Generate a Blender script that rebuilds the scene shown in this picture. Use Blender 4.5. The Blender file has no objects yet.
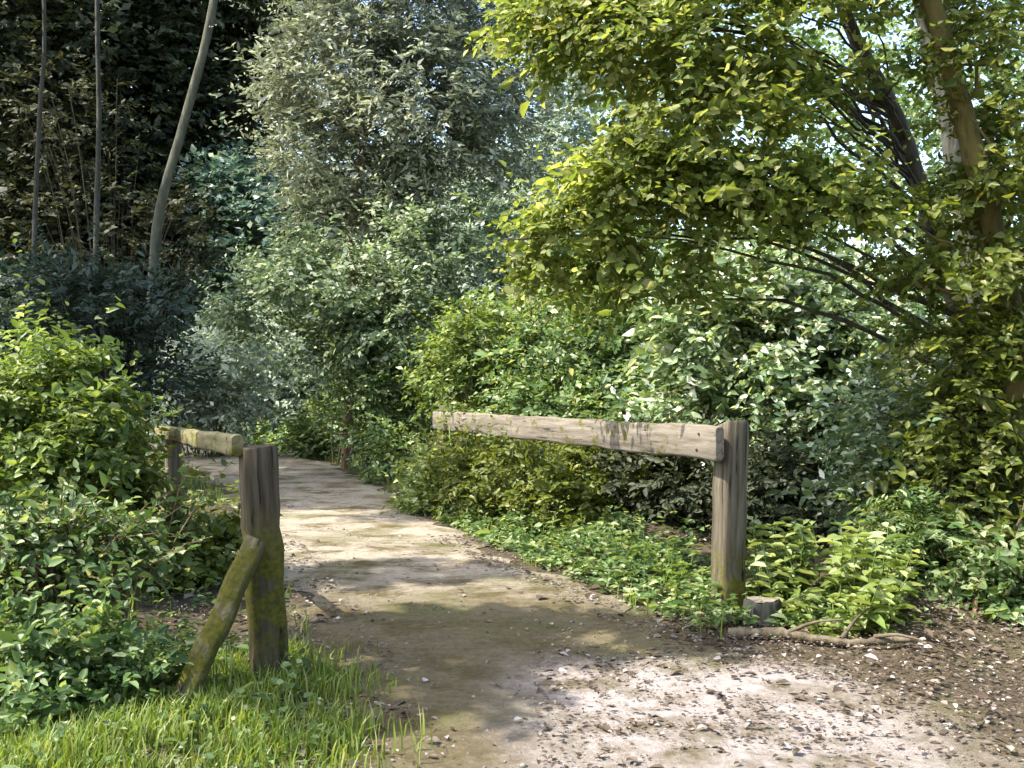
import bpy, math, random
import numpy as np
from mathutils import Vector, Matrix

R = math.radians
rng = np.random.default_rng(7)
scene = bpy.context.scene
col = scene.collection

# ------------------------------------------------------------------ camera, sky, sun, exposure
CAM_H, F, PITCH = 1.5, 1000.0, 0.0120
cd = bpy.data.cameras.new('camera')
cam = bpy.data.objects.new('camera', cd)
col.objects.link(cam)
cam.location = (0, 0, CAM_H)
cam.rotation_euler = (math.pi / 2 - PITCH, 0, 0)
cd.sensor_width = 36.0
cd.lens = 36.0 * F / 1024
cd.clip_start, cd.clip_end = 0.05, 1500
scene.camera = cam

SUN_DIR = Vector((-0.78, -0.22, 1.12)).normalized()
world = bpy.data.worlds.new('World')
scene.world = world
world.use_nodes = True
wn = world.node_tree
bg = wn.nodes['Background']
sky = wn.nodes.new('ShaderNodeTexSky')
sky.sky_type = 'NISHITA'
sky.sun_disc = False
sky.sun_elevation = math.asin(SUN_DIR.z)
sky.sun_rotation = math.atan2(SUN_DIR.x, SUN_DIR.y)
sky.air_density, sky.dust_density = 1.0, 2.5
wn.links.new(sky.outputs[0], bg.inputs['Color'])
bg.inputs['Strength'].default_value = 0.15
sl = bpy.data.lights.new('sun', 'SUN')
sl.energy = 3.0
sl.angle = R(0.55)
sl.color = (1.0, 0.95, 0.86)
so = bpy.data.objects.new('sun', sl)
col.objects.link(so)
so.rotation_euler = SUN_DIR.to_track_quat('Z', 'Y').to_euler()
so.location = SUN_DIR * 40
scene.view_settings.view_transform = 'Standard'
scene.view_settings.look = 'None'
scene.view_settings.gamma = 1
scene.view_settings.exposure = 2.1
scene.cycles.max_bounces = 7
scene.cycles.transmission_bounces = 5
scene.cycles.transparent_max_bounces = 4
scene.cycles.use_denoising = True


def W(px, py, d):
    """The point d metres ahead that stands in this direction."""
    a, b = (px - 512) / F, -(py - 384) / F
    y, z = math.cos(PITCH) + b * math.sin(PITCH), -math.sin(PITCH) + b * math.cos(PITCH)
    k = d / y
    return np.array([a * k, d, CAM_H + z * k])


# ------------------------------------------------------------------ materials
def new_mat(name):
    m = bpy.data.materials.new(name)
    m.use_nodes = True
    nt = m.node_tree
    nt.nodes.clear()
    out = nt.nodes.new('ShaderNodeOutputMaterial')
    return m, nt, out


def nd(nt, t, **kw):
    n = nt.nodes.new(t)
    for k, v in kw.items():
        setattr(n, k, v)
    return n


def ramp(nt, fac, stops):
    n = nd(nt, 'ShaderNodeValToRGB')
    el = n.color_ramp.elements
    while len(el) < len(stops):
        el.new(0.5)
    for e, (p, c) in zip(el, stops):
        e.position = p
        e.color = (*c, 1)
    nt.links.new(fac, n.inputs[0])
    return n.outputs[0]


def noise(nt, vec, scale, detail=4, rough=0.55):
    n = nd(nt, 'ShaderNodeTexNoise')
    n.inputs['Scale'].default_value = scale
    n.inputs['Detail'].default_value = detail
    n.inputs['Roughness'].default_value = rough
    if vec is not None:
        nt.links.new(vec, n.inputs['Vector'])
    return n.outputs['Fac']


def mixc(nt, fac, a, b):
    n = nd(nt, 'ShaderNodeMix', data_type='RGBA')
    for sock, v in ((n.inputs[0], fac), (n.inputs[6], a), (n.inputs[7], b)):
        if hasattr(v, 'links'):
            nt.links.new(v, sock)
        elif isinstance(v, tuple):
            sock.default_value = (*v, 1)
        else:
            sock.default_value = v
    return n.outputs[2]


def leaf_mat(name, stops, transl=0.42, rough=0.42, warm=(1.25, 1.15, 0.55)):
    """Leaf colours picked per leaf; thin leaves let the sun through."""
    m, nt, out = new_mat(name)
    g = nd(nt, 'ShaderNodeNewGeometry')
    c = ramp(nt, g.outputs['Random Per Island'], stops)
    tc = nd(nt, 'ShaderNodeTexCoord')
    nz = noise(nt, tc.outputs['Object'], 1.4, 2)
    hs = nd(nt, 'ShaderNodeHueSaturation')
    mr = nd(nt, 'ShaderNodeMapRange')
    mr.inputs[1].default_value, mr.inputs[2].default_value = 0.3, 0.7
    mr.inputs[3].default_value, mr.inputs[4].default_value = 0.75, 1.3
    nt.links.new(nz, mr.inputs[0])
    nt.links.new(mr.outputs[0], hs.inputs['Value'])
    nt.links.new(c, hs.inputs['Color'])
    p = nd(nt, 'ShaderNodeBsdfPrincipled')
    p.inputs['Roughness'].default_value = rough
    p.inputs['Specular IOR Level'].default_value = 0.32
    nt.links.new(hs.outputs[0], p.inputs['Base Color'])
    t = nd(nt, 'ShaderNodeBsdfTranslucent')
    mu = nd(nt, 'ShaderNodeMix', data_type='RGBA', blend_type='MULTIPLY')
    mu.inputs[0].default_value = 1
    mu.inputs[7].default_value = (*warm, 1)
    nt.links.new(hs.outputs[0], mu.inputs[6])
    nt.links.new(mu.outputs[2], t.inputs['Color'])
    mx = nd(nt, 'ShaderNodeMixShader')
    mx.inputs[0].default_value = transl
    nt.links.new(p.outputs[0], mx.inputs[1])
    nt.links.new(t.outputs[0], mx.inputs[2])
    nt.links.new(mx.outputs[0], out.inputs[0])
    return m


def surf_mat(name, colour_fn, rough=0.9, bump=None):
    m, nt, out = new_mat(name)
    tc = nd(nt, 'ShaderNodeTexCoord')
    p = nd(nt, 'ShaderNodeBsdfPrincipled')
    p.inputs['Roughness'].default_value = rough
    p.inputs['Specular IOR Level'].default_value = 0.25
    nt.links.new(colour_fn(nt, tc.outputs['Object']), p.inputs['Base Color'])
    if bump:
        b = nd(nt, 'ShaderNodeBump')
        b.inputs['Strength'].default_value = bump[1]
        b.inputs['Distance'].default_value = bump[2]
        nt.links.new(bump[0](nt, tc.outputs['Object']), b.inputs['Height'])
        nt.links.new(b.outputs[0], p.inputs['Normal'])
    nt.links.new(p.outputs[0], out.inputs[0])
    return m


def stretched(nt, vec, s):
    mp = nd(nt, 'ShaderNodeMapping')
    mp.inputs['Scale'].default_value = s
    nt.links.new(vec, mp.inputs['Vector'])
    return mp.outputs[0]


def wood_colour(pale, mid, dark, moss_amt, moss_z=(0.2, 0.9)):
    def fn(nt, v):
        g = noise(nt, stretched(nt, v, (26, 26, 1.6)), 1.0, 6, 0.65)
        c = ramp(nt, g, [(0.28, dark), (0.45, mid), (0.72, pale)])
        crack = noise(nt, stretched(nt, v, (34, 34, 1.7)), 1.0, 3)
        cr = ramp(nt, crack, [(0.0, (1, 1, 1)), (0.33, (1, 1, 1)), (0.37, (0, 0, 0))])
        c = mixc(nt, cr, c, tuple(x * 0.35 for x in dark))
        if moss_amt > 0:
            mz = noise(nt, v, 7, 5, 0.7)
            sx = nd(nt, 'ShaderNodeSeparateXYZ')
            nt.links.new(v, sx.inputs[0])
            w1 = nd(nt, 'ShaderNodeMapRange', interpolation_type='SMOOTHSTEP')
            w1.inputs[1].default_value, w1.inputs[2].default_value = moss_z[0] - .18, moss_z[0] + .12
            nt.links.new(sx.outputs[2], w1.inputs[0])
            w2 = nd(nt, 'ShaderNodeMapRange', interpolation_type='SMOOTHSTEP')
            w2.inputs[1].default_value, w2.inputs[2].default_value = moss_z[1] + .15, moss_z[1] - .15
            nt.links.new(sx.outputs[2], w2.inputs[0])
            a = nd(nt, 'ShaderNodeMath', operation='MULTIPLY')
            nt.links.new(w1.outputs[0], a.inputs[0])
            nt.links.new(w2.outputs[0], a.inputs[1])
            t = ramp(nt, mz, [(0.62 - moss_amt * .4, (0, 0, 0)), (0.72 - moss_amt * .4, (1, 1, 1))])
            b = nd(nt, 'ShaderNodeMath', operation='MULTIPLY')
            nt.links.new(t, b.inputs[0])
            nt.links.new(a.outputs[0], b.inputs[1])
            mc = ramp(nt, noise(nt, v, 40, 3), [(0.3, (0.045, 0.045, 0.006)), (0.7, (0.115, 0.105, 0.012))])
            c = mixc(nt, b.outputs[0], c, mc)
        return c
    return fn


def wood_bump(nt, v):
    return noise(nt, stretched(nt, v, (30, 30, 3.2)), 1.0, 8, 0.75)


M = {}
M['post_mossy'] = surf_mat('mossy_timber', wood_colour((0.11, 0.088, 0.058), (0.052, 0.04, 0.025), (0.022, 0.017, 0.011), 0.55, (0.34, 0.86)), 0.9, (wood_bump, 0.6, 0.010))
M['brace_mossy'] = surf_mat('mossy_brace_timber', wood_colour((0.24, 0.205, 0.13), (0.085, 0.07, 0.035), (0.035, 0.028, 0.014), 0.50, (0.16, 2.0)), 0.9, (wood_bump, 0.8, 0.012))
M['rail_pale'] = surf_mat('weathered_rail_timber', wood_colour((0.23, 0.20, 0.16), (0.13, 0.11, 0.082), (0.05, 0.042, 0.03), 0.22, (0.5, 9)), 0.9, (wood_bump, 0.7, 0.010))
M['rail_lichen'] = surf_mat('yellowed_rail_timber', wood_colour((0.24, 0.22, 0.12), (0.14, 0.12, 0.06), (0.055, 0.045, 0.022), 0.3, (-0.5, 9)), 0.9, (wood_bump, 0.7, 0.010))
M['post_plain'] = surf_mat('weathered_post_timber', wood_colour((0.17, 0.145, 0.105), (0.075, 0.062, 0.04), (0.028, 0.022, 0.014), 0.45, (-0.1, 0.45)), 0.9, (wood_bump, 0.8, 0.012))
M['nail'] = surf_mat('rusty_iron', lambda nt, v: ramp(nt, noise(nt, v, 60), [(0.3, (0.03, 0.02, 0.015)), (0.7, (0.09, 0.045, 0.025))]), 0.7)


def bark(name, dark, mid, pale, s=(9, 9, 2.2)):
    return surf_mat(name, lambda nt, v: ramp(nt, noise(nt, stretched(nt, v, s), 1.0, 6, 0.7), [(0.3, dark), (0.5, mid), (0.75, pale)]), 0.9,
                    (lambda nt, v: noise(nt, stretched(nt, v, tuple(x * 2 for x in s)), 1.0, 5), 0.8, 0.03))


M['bark_pale'] = bark('pale_bark', (0.04, 0.042, 0.026), (0.085, 0.085, 0.056), (0.16, 0.155, 0.115))
M['bark_grey'] = bark('grey_bark', (0.025, 0.025, 0.018), (0.058, 0.056, 0.042), (0.12, 0.115, 0.09))
M['bark_dark'] = bark('dark_bark', (0.03, 0.025, 0.02), (0.07, 0.06, 0.045), (0.14, 0.12, 0.09))
M['bark_rot'] = bark('rotten_bark', (0.012, 0.012, 0.010), (0.03, 0.03, 0.024), (0.06, 0.058, 0.045))
M['bark_moss'] = bark('mossy_red_bark', (0.06, 0.04, 0.015), (0.12, 0.10, 0.03), (0.20, 0.14, 0.06))
M['twig'] = bark('twig_bark', (0.05, 0.04, 0.025), (0.10, 0.08, 0.05), (0.18, 0.15, 0.10))
M['twig_red'] = bark('reddish_twig_bark', (0.08, 0.045, 0.025), (0.16, 0.10, 0.06), (0.26, 0.18, 0.12))
M['stem_green'] = surf_mat('green_stem', lambda nt, v: ramp(nt, noise(nt, v, 12), [(0.3, (0.06, 0.10, 0.02)), (0.7, (0.14, 0.20, 0.05))]), 0.6)

M['l_yellow'] = leaf_mat('yellow_green_leaf', [(0.0, (0.095, 0.142, 0.028)), (0.45, (0.17, 0.215, 0.045)), (0.85, (0.26, 0.29, 0.085)), (1.0, (0.47, 0.47, 0.24))], 0.6, 0.5, (1.18, 1.13, 0.6))
M['l_olive'] = leaf_mat('olive_green_leaf', [(0.0, (0.069, 0.103, 0.017)), (0.5, (0.121, 0.155, 0.025)), (0.9, (0.184, 0.207, 0.052)), (1.0, (0.322, 0.322, 0.149))], 0.5)
M['l_mid'] = leaf_mat('mid_green_leaf', [(0.0, (0.056, 0.106, 0.031)), (0.5, (0.106, 0.174, 0.056)), (0.76, (0.174, 0.248, 0.093)), (1.0, (0.397, 0.447, 0.248))], 0.45)
M['l_fresh'] = leaf_mat('fresh_green_leaf', [(0.0, (0.079, 0.131, 0.026)), (0.5, (0.137, 0.200, 0.042)), (0.85, (0.210, 0.273, 0.079)), (1.0, (0.420, 0.462, 0.231))], 0.48)
M['l_bright'] = leaf_mat('bright_broad_leaf', [(0.0, (0.09, 0.14, 0.035)), (0.4, (0.17, 0.23, 0.06)), (0.75, (0.28, 0.34, 0.13)), (1.0, (0.45, 0.50, 0.28))], 0.42, 0.35)
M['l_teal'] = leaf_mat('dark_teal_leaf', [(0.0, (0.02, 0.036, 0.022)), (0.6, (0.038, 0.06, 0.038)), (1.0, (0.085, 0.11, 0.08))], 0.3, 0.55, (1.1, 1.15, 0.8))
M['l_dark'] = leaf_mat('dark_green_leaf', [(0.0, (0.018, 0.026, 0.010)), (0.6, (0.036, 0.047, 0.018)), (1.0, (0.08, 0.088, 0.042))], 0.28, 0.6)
M['l_blue'] = leaf_mat('blue_green_leaf', [(0.0, (0.048, 0.090, 0.064)), (0.5, (0.095, 0.160, 0.111)), (0.85, (0.160, 0.229, 0.170)), (1.0, (0.383, 0.446, 0.404))], 0.4, 0.35, (1.1, 1.15, 0.8))
M['l_grey'] = leaf_mat('grey_green_leaf', [(0.0, (0.120, 0.143, 0.083)), (0.5, (0.225, 0.247, 0.165)), (0.85, (0.345, 0.367, 0.278)), (1.0, (0.630, 0.645, 0.525))], 0.45, 0.45, (1.1, 1.1, 0.8))
M['l_pale'] = leaf_mat('pale_silvery_leaf', [(0.0, (0.15, 0.20, 0.13)), (0.5, (0.27, 0.33, 0.235)), (0.8, (0.43, 0.48, 0.39)), (1.0, (0.74, 0.76, 0.70))], 0.42, 0.45, (1.1, 1.15, 0.85))
M['l_sparkle'] = leaf_mat('painted_glint_leaf', [(0.0, (0.082, 0.138, 0.073)), (0.5, (0.162, 0.235, 0.114)), (0.78, (0.292, 0.373, 0.211)), (1.0, (0.800, 0.800, 0.730))], 0.42, 0.35)  # palest leaves stand in for sunlit glints, coloured in at random
M['l_haze'] = leaf_mat('soft_green_leaf', [(0.0, (0.075, 0.12, 0.055)), (0.5, (0.145, 0.20, 0.10)), (0.72, (0.24, 0.295, 0.17)), (1.0, (0.55, 0.59, 0.44))], 0.45, 0.5, (1.15, 1.15, 0.75))
M['l_brown'] = leaf_mat('brown_green_leaf', [(0.0, (0.028, 0.034, 0.013)), (0.6, (0.05, 0.054, 0.022)), (1.0, (0.085, 0.08, 0.036))], 0.3, 0.6, (1.1, 1.1, 0.7))
M['grass'] = leaf_mat('grass_blade', [(0.0, (0.09, 0.14, 0.02)), (0.5, (0.16, 0.23, 0.035)), (0.9, (0.24, 0.31, 0.07)), (1.0, (0.40, 0.39, 0.18))], 0.45)
M['litter'] = leaf_mat('dead_leaf', [(0.0, (0.045, 0.03, 0.018)), (0.5, (0.085, 0.06, 0.038)), (0.86, (0.17, 0.14, 0.115)), (1.0, (0.36, 0.325, 0.31))], 0.12, 0.6, (1.1, 0.95, 0.8))


def soil_col(nt, v):
    a = noise(nt, v, 0.9, 5, 0.6)
    b = noise(nt, v, 14, 6, 0.7)
    c1 = ramp(nt, b, [(0.3, (0.032, 0.024, 0.013)), (0.55, (0.075, 0.058, 0.033)), (0.8, (0.15, 0.12, 0.08))])
    c2 = ramp(nt, b, [(0.3, (0.04, 0.055, 0.015)), (0.7, (0.10, 0.12, 0.03))])
    return mixc(nt, ramp(nt, a, [(0.55, (0, 0, 0)), (0.73, (0.8, 0.8, 0.8))]), c1, c2)


def path_col(nt, v):
    a = noise(nt, v, 1.1, 5, 0.6)
    b = noise(nt, v, 22, 8, 0.75)
    d = noise(nt, stretched(nt, v, (2.0, 3.2, 1)), 1.0, 9, 0.72)
    pale = ramp(nt, b, [(0.25, (0.20, 0.163, 0.112)), (0.5, (0.34, 0.29, 0.215)), (0.75, (0.49, 0.435, 0.345))])
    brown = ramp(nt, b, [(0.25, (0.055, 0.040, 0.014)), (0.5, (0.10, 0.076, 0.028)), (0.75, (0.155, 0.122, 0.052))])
    c = mixc(nt, ramp(nt, d, [(0.46, (0, 0, 0)), (0.62, (1, 1, 1))]), pale, brown)
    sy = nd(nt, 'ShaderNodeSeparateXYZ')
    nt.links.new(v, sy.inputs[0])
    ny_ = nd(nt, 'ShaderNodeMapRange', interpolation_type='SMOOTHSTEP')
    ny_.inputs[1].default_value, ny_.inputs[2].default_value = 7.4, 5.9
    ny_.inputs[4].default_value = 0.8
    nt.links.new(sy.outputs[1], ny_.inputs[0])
    c = mixc(nt, ny_.outputs[0], c, brown)  # browner near stretch: shade put into the colour, along with leaf mulch
    moss = ramp(nt, noise(nt, v, 30, 3), [(0.3, (0.07, 0.075, 0.02)), (0.7, (0.15, 0.15, 0.05))])
    c = mixc(nt, ramp(nt, a, [(0.5, (0, 0, 0)), (0.68, (0.65, 0.65, 0.65))]), c, moss)
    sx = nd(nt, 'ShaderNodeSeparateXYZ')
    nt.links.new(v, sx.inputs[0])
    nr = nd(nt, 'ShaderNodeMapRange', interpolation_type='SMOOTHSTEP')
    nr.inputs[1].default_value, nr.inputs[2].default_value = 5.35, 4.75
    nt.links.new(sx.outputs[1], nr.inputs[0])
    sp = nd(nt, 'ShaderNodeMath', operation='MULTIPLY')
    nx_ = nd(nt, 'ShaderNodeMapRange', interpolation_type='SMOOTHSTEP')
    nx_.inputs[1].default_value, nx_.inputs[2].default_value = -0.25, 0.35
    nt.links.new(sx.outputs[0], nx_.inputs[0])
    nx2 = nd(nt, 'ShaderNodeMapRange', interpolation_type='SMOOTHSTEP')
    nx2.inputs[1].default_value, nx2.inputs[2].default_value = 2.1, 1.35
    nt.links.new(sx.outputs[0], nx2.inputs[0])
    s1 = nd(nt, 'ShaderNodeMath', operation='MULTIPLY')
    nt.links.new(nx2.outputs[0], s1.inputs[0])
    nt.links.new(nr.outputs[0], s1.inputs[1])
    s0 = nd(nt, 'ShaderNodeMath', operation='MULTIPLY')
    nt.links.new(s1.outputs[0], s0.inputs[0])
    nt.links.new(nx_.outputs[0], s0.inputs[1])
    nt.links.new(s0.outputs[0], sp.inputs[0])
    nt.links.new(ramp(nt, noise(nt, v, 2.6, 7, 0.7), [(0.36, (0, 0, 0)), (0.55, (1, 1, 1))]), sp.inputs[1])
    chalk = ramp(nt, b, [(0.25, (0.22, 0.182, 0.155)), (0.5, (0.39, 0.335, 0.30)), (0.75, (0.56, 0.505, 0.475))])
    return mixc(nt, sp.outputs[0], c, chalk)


M['soil'] = surf_mat('forest_floor', soil_col, 0.95, (lambda nt, v: noise(nt, v, 30, 6, 0.7), 0.8, 0.03))
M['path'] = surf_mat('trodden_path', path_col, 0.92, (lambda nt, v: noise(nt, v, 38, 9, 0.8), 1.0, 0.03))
M['stone'] = surf_mat('path_stone', lambda nt, v: ramp(nt, noise(nt, v, 25, 4), [(0.3, (0.09, 0.08, 0.065)), (0.7, (0.24, 0.215, 0.185))]), 0.85)


# ------------------------------------------------------------------ mesh helpers
class MB:
    """Collects geometry and links it as one mesh object."""
    def __init__(self):
        self.v, self.f, self.n = [], [], 0

    def add(self, V, Fq):
        V = np.asarray(V, dtype=np.float32).reshape(-1, 3)
        self.f.append(np.asarray(Fq, dtype=np.int64) + self.n)
        self.v.append(V)
        self.n += len(V)

    def build(self, name, mat, parent=None, smooth=False, matrix=None):
        me = bpy.data.meshes.new(name)
        V = np.concatenate(self.v) if self.v else np.zeros((0, 3), np.float32)
        loops = np.concatenate([f.ravel() for f in self.f])
        sizes = np.concatenate([np.full(len(f), f.shape[1]) for f in self.f])
        me.vertices.add(len(V))
        me.vertices.foreach_set('co', V.ravel())
        me.loops.add(len(loops))
        me.loops.foreach_set('vertex_index', loops.astype(np.int32))
        me.polygons.add(len(sizes))
        me.polygons.foreach_set('loop_start', np.concatenate([[0], np.cumsum(sizes)[:-1]]).astype(np.int32))
        if smooth:
            me.polygons.foreach_set('use_smooth', np.ones(len(sizes), dtype=bool))
        me.update(calc_edges=True)
        me.validate()
        me.materials.append(mat)
        o = bpy.data.objects.new(name, me)
        col.objects.link(o)
        if parent:
            o.parent = parent
        if matrix is not None:
            o.matrix_local = matrix
        return o


def norm(a):
    return a / np.maximum(np.linalg.norm(a, axis=-1, keepdims=True), 1e-9)


def tube(mb, pts, r0, r1, sides=6, knob=0.0):
    pts = np.asarray(pts, float)
    n = len(pts)
    t = norm(np.gradient(pts, axis=0))
    ref = np.array([1.0, 0, 0]) if abs(t[0][0]) < 0.8 else np.array([0, 1.0, 0])
    u = norm(np.cross(t, ref))
    w = np.cross(t, u)
    rad = np.linspace(r0, r1, n)
    if knob:
        rad = rad * (1 + knob * rng.uniform(-1, 1, n))
    a = np.arange(sides) * 2 * np.pi / sides
    rr = rad[:, None] * (1 + knob * 0.6 * rng.uniform(-1, 1, (n, sides)))
    V = pts[:, None] + rr[..., None] * (np.cos(a)[None, :, None] * u[:, None] + np.sin(a)[None, :, None] * w[:, None])
    i = np.arange(n - 1)[:, None] * sides
    j = np.arange(sides)[None]
    k = (j + 1) % sides
    Fq = np.stack([i + j, i + k, i + k + sides, i + j + sides], -1).reshape(-1, 4)
    mb.add(V, Fq)
    mb.add(V[-1], [list(range(sides))])


def curve_pts(ctrl, n=14, wob=0.0):
    """A smooth line through the control points."""
    c = np.asarray(ctrl, float)
    if len(c) == 2:
        s = np.linspace(0, 1, n)[:, None]
        p = c[0] * (1 - s) + c[1] * s
    else:
        cc = np.vstack([2 * c[0] - c[1], c, 2 * c[-1] - c[-2]])
        segs = []
        per = max(2, n // (len(c) - 1))
        for i in range(1, len(cc) - 2):
            t = np.linspace(0, 1, per, endpoint=i == len(cc) - 3)[:, None]
            p0, p1, p2, p3 = cc[i - 1:i + 3]
            segs.append(.5 * (2 * p1 + (p2 - p0) * t + (2 * p0 - 5 * p1 + 4 * p2 - p3) * t ** 2 + (3 * p1 - p0 - 3 * p2 + p3) * t ** 3))
        p = np.vstack(segs)
    if wob:
        p[1:-1] += rng.normal(0, wob, p[1:-1].shape)
    return p


def leaves(mb, B, D, N, size, aspect=0.5, fine=True, fold=0.12):
    """One folded leaf per row: base B, direction D, upper side N."""
    n = len(B)
    D = norm(D)
    S = norm(np.cross(D, N))
    N = np.cross(S, D)
    L = size[:, None] if np.ndim(size) else np.full((n, 1), size)
    Wd = L * aspect * rng.uniform(0.8, 1.2, (n, 1))
    up = N * L * fold
    if fine:
        a = B + D * L * .30 + up
        b = B + D * L * .68 + up * .6
        P = np.stack([B, a + S * Wd * .5, b + S * Wd * .36, B + D * L - N * L * .10, b - S * Wd * .36, a - S * Wd * .5], 1)
        i = np.arange(n)[:, None] * 6
        Fq = np.concatenate([i + np.array([0, 1, 2, 3]), i + np.array([0, 3, 4, 5])])
    else:
        a = B + D * L * .42 + up
        P = np.stack([B, a + S * Wd * .5, B + D * L, a - S * Wd * .5], 1)
        i = np.arange(n)[:, None] * 4
        Fq = i + np.array([0, 1, 2, 3])
    mb.add(P.reshape(-1, 3), Fq)


def sprays(mb, P, D, L, k, size, aspect=0.5, fine=True, droop=0.25, flat=0.55, tw=None, twr=0.004, out=None):
    """k leaves on alternate sides of each twig (origin P, direction D, length L)."""
    n = len(P)
    D = norm(D)
    t = (np.arange(k)[None] + rng.uniform(0, 1, (n, k))) / k
    pos = P[:, None] + D[:, None] * (L[:, None] * t)[..., None]
    pos[..., 2] -= droop * L[:, None] * t ** 2
    upv = norm(np.array([0, 0, 1.0]) + rng.normal(0, 0.35, (n, 3)))
    S = norm(np.cross(D, upv))
    side = np.where(np.arange(k) % 2 == 0, 1, -1)[None, :, None]
    ld = D[:, None] * 0.65 + S[:, None] * side * 0.8 + rng.normal(0, 0.28, (n, k, 3))
    ld[..., 2] -= 0.25
    ln = upv[:, None] * flat + rng.normal(0, 0.38, (n, k, 3))
    if out is not None:
        ln = ln + out[:, None] * 0.5
    sz = size * rng.uniform(0.6, 1.2, (n, k)) * np.exp(rng.normal(0, 0.22, (n, 1)))
    leaves(mb, pos.reshape(-1, 3), ld.reshape(-1, 3), ln.reshape(-1, 3), sz.ravel(), aspect, fine)
    if tw is not None:
        for i in range(n):
            e = P[i] + D[i] * L[i]
            m_ = P[i] + D[i] * L[i] * .55
            e = e - np.array([0, 0, droop * L[i]])
            m_ = m_ - np.array([0, 0, droop * L[i] * .3])
            tube(tw, [P[i], m_, e], twr, twr * .4, 3)


def clump_noise(P, scale, seed):
    r = np.random.default_rng(seed)
    out = np.zeros(len(P))
    for _ in range(6):
        k = r.normal(0, 1, 3) * 2 * np.pi / scale
        out += np.sin(P @ k + r.uniform(0, 6.28))
    return out / 6


def lobe_points(lobes, n, gap=0.0, scale=0.8, seed=1):
    """Twig origins and outward directions spread through a set of ellipsoids."""
    C = np.array([l[0] for l in lobes], float)
    Rr = np.array([l[1] for l in lobes], float)
    vol = np.prod(Rr, 1) ** (2 / 3)
    idx = rng.choice(len(lobes), n * 3, p=vol / vol.sum())
    u = norm(rng.normal(0, 1, (n * 3, 3)))
    r = rng.uniform(0, 1, (n * 3, 1)) ** 0.42
    P = C[idx] + u * r * Rr[idx] * np.where(rng.uniform(0, 1, (n * 3, 1)) < .15, rng.uniform(1.0, 1.35, (n * 3, 1)), rng.uniform(0.8, 1.1, (n * 3, 1)))
    keep = clump_noise(P, scale, seed) > gap
    P, u = P[keep][:n], u[keep][:n]
    return P, u


def tag(o, label=None, cat=None, group=None, kind=None):
    for k, v in (('label', label), ('category', cat), ('group', group), ('kind', kind)):
        if v:
            o[k] = v
    return o


def thing(name, loc, label, cat, group=None):
    o = bpy.data.objects.new(name, None)
    o.empty_display_size = 0.2
    col.objects.link(o)
    o.location = loc
    return tag(o, label, cat, group)


# ------------------------------------------------------------------ the ground
# path edges, y -> x (metres)
YY = np.array([-40, -6, 0, 3.0, 3.9, 4.9, 5.6, 6.5, 8.8, 11.5, 14, 18, 24, 32, 45])
LX = np.array([-2.0, -1.2, -0.75, -0.62, -0.66, -0.98, -1.2, -1.5, -2.35, -3.3, -4.3, -6.3, -10.0, -16, -27])
RX = np.array([5.0, 4.4, 3.6, 2.6, 2.15, 1.75, 1.15, 0.72, -0.30, -1.15, -1.95, -3.7, -7.2, -13, -23.5])


def edge_l(y):
    return np.interp(y, YY, LX)


def edge_r(y):
    return np.interp(y, YY, RX)


def ground_z(x, y):
    x, y = np.asarray(x, float), np.asarray(y, float)
    d = np.maximum(np.maximum(edge_l(y) - x, x - edge_r(y)), 0)
    s = np.clip((d - 0.1) / 1.2, 0, 1)
    s = s * s * (3 - 2 * s)
    b = 0.05 * np.sin(2.1 * x + 1.3 * y) + 0.05 * np.sin(1.1 * y - 2.7 * x + 1) + 0.03 * np.sin(5.3 * x - 4.1 * y)
    bank = np.clip(d - 0.8, 0, 6) * 0.045
    far = np.clip((np.hypot(x, y - 10) - 30) / 60, 0, 1) * 3
    return s * (b + bank) + far * s


def nonuni(a, b, c0, c1, fine, coarse):
    inner = np.arange(c0, c1 + 1e-6, fine)
    lo = c0 - np.cumsum(np.geomspace(fine, (c0 - a) / 4, coarse))
    lo = lo[lo > a]
    hi = c1 + np.cumsum(np.geomspace(fine, (b - c1) / 4, coarse))
    hi = hi[hi < b]
    return np.concatenate([[a], lo[::-1], inner, hi, [b]])


gx = nonuni(-400, 400, -9, 8, 0.12, 30)
gy = nonuni(-300, 600, 1, 24, 0.12, 30)
X, Y = np.meshgrid(gx, gy)
Z = ground_z(X, Y)
nx, ny = len(gx), len(gy)
ii = (np.arange(ny - 1)[:, None] * nx + np.arange(nx - 1)[None]).ravel()
g = MB()
g.add(np.stack([X, Y, Z], -1).reshape(-1, 3), np.stack([ii, ii + 1, ii + nx + 1, ii + nx], -1))
tag(g.build('ground', M['soil'], smooth=True), kind='structure')

py_ = np.concatenate([np.linspace(-30, 2, 20), np.arange(2.15, 22, 0.1), np.linspace(22.5, 44, 40)])
pu = np.linspace(0, 1, 42)
U, Yp = np.meshgrid(pu, py_)
wl = 0.10 * np.sin(3.1 * Yp) + 0.07 * np.sin(7.7 * Yp + 1) + 0.04 * np.sin(17 * Yp)
wr = 0.09 * np.sin(2.7 * Yp + 2) + 0.07 * np.sin(8.9 * Yp) + 0.04 * np.sin(19 * Yp + 1)
xl, xr = edge_l(Yp) + wl + 0.08, edge_r(Yp) + wr - 0.08
Xp = xl + (xr - xl) * U
e = np.minimum(U, 1 - U) * 2
Zp = ground_z(Xp, Yp) + 0.006 + 0.020 * np.clip(e * 6, 0, 1) * (1 + 0.5 * np.sin(4 * Xp + 2.2 * Yp) * np.sin(3.1 * Yp - Xp))
npx, npy = len(pu), len(py_)
ii = (np.arange(npy - 1)[:, None] * npx + np.arange(npx - 1)[None]).ravel()
g = MB()
g.add(np.stack([Xp, Yp, Zp], -1).reshape(-1, 3), np.stack([ii, ii + 1, ii + npx + 1, ii + npx], -1))
tag(g.build('path', M['path'], smooth=True), kind='structure')


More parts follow.
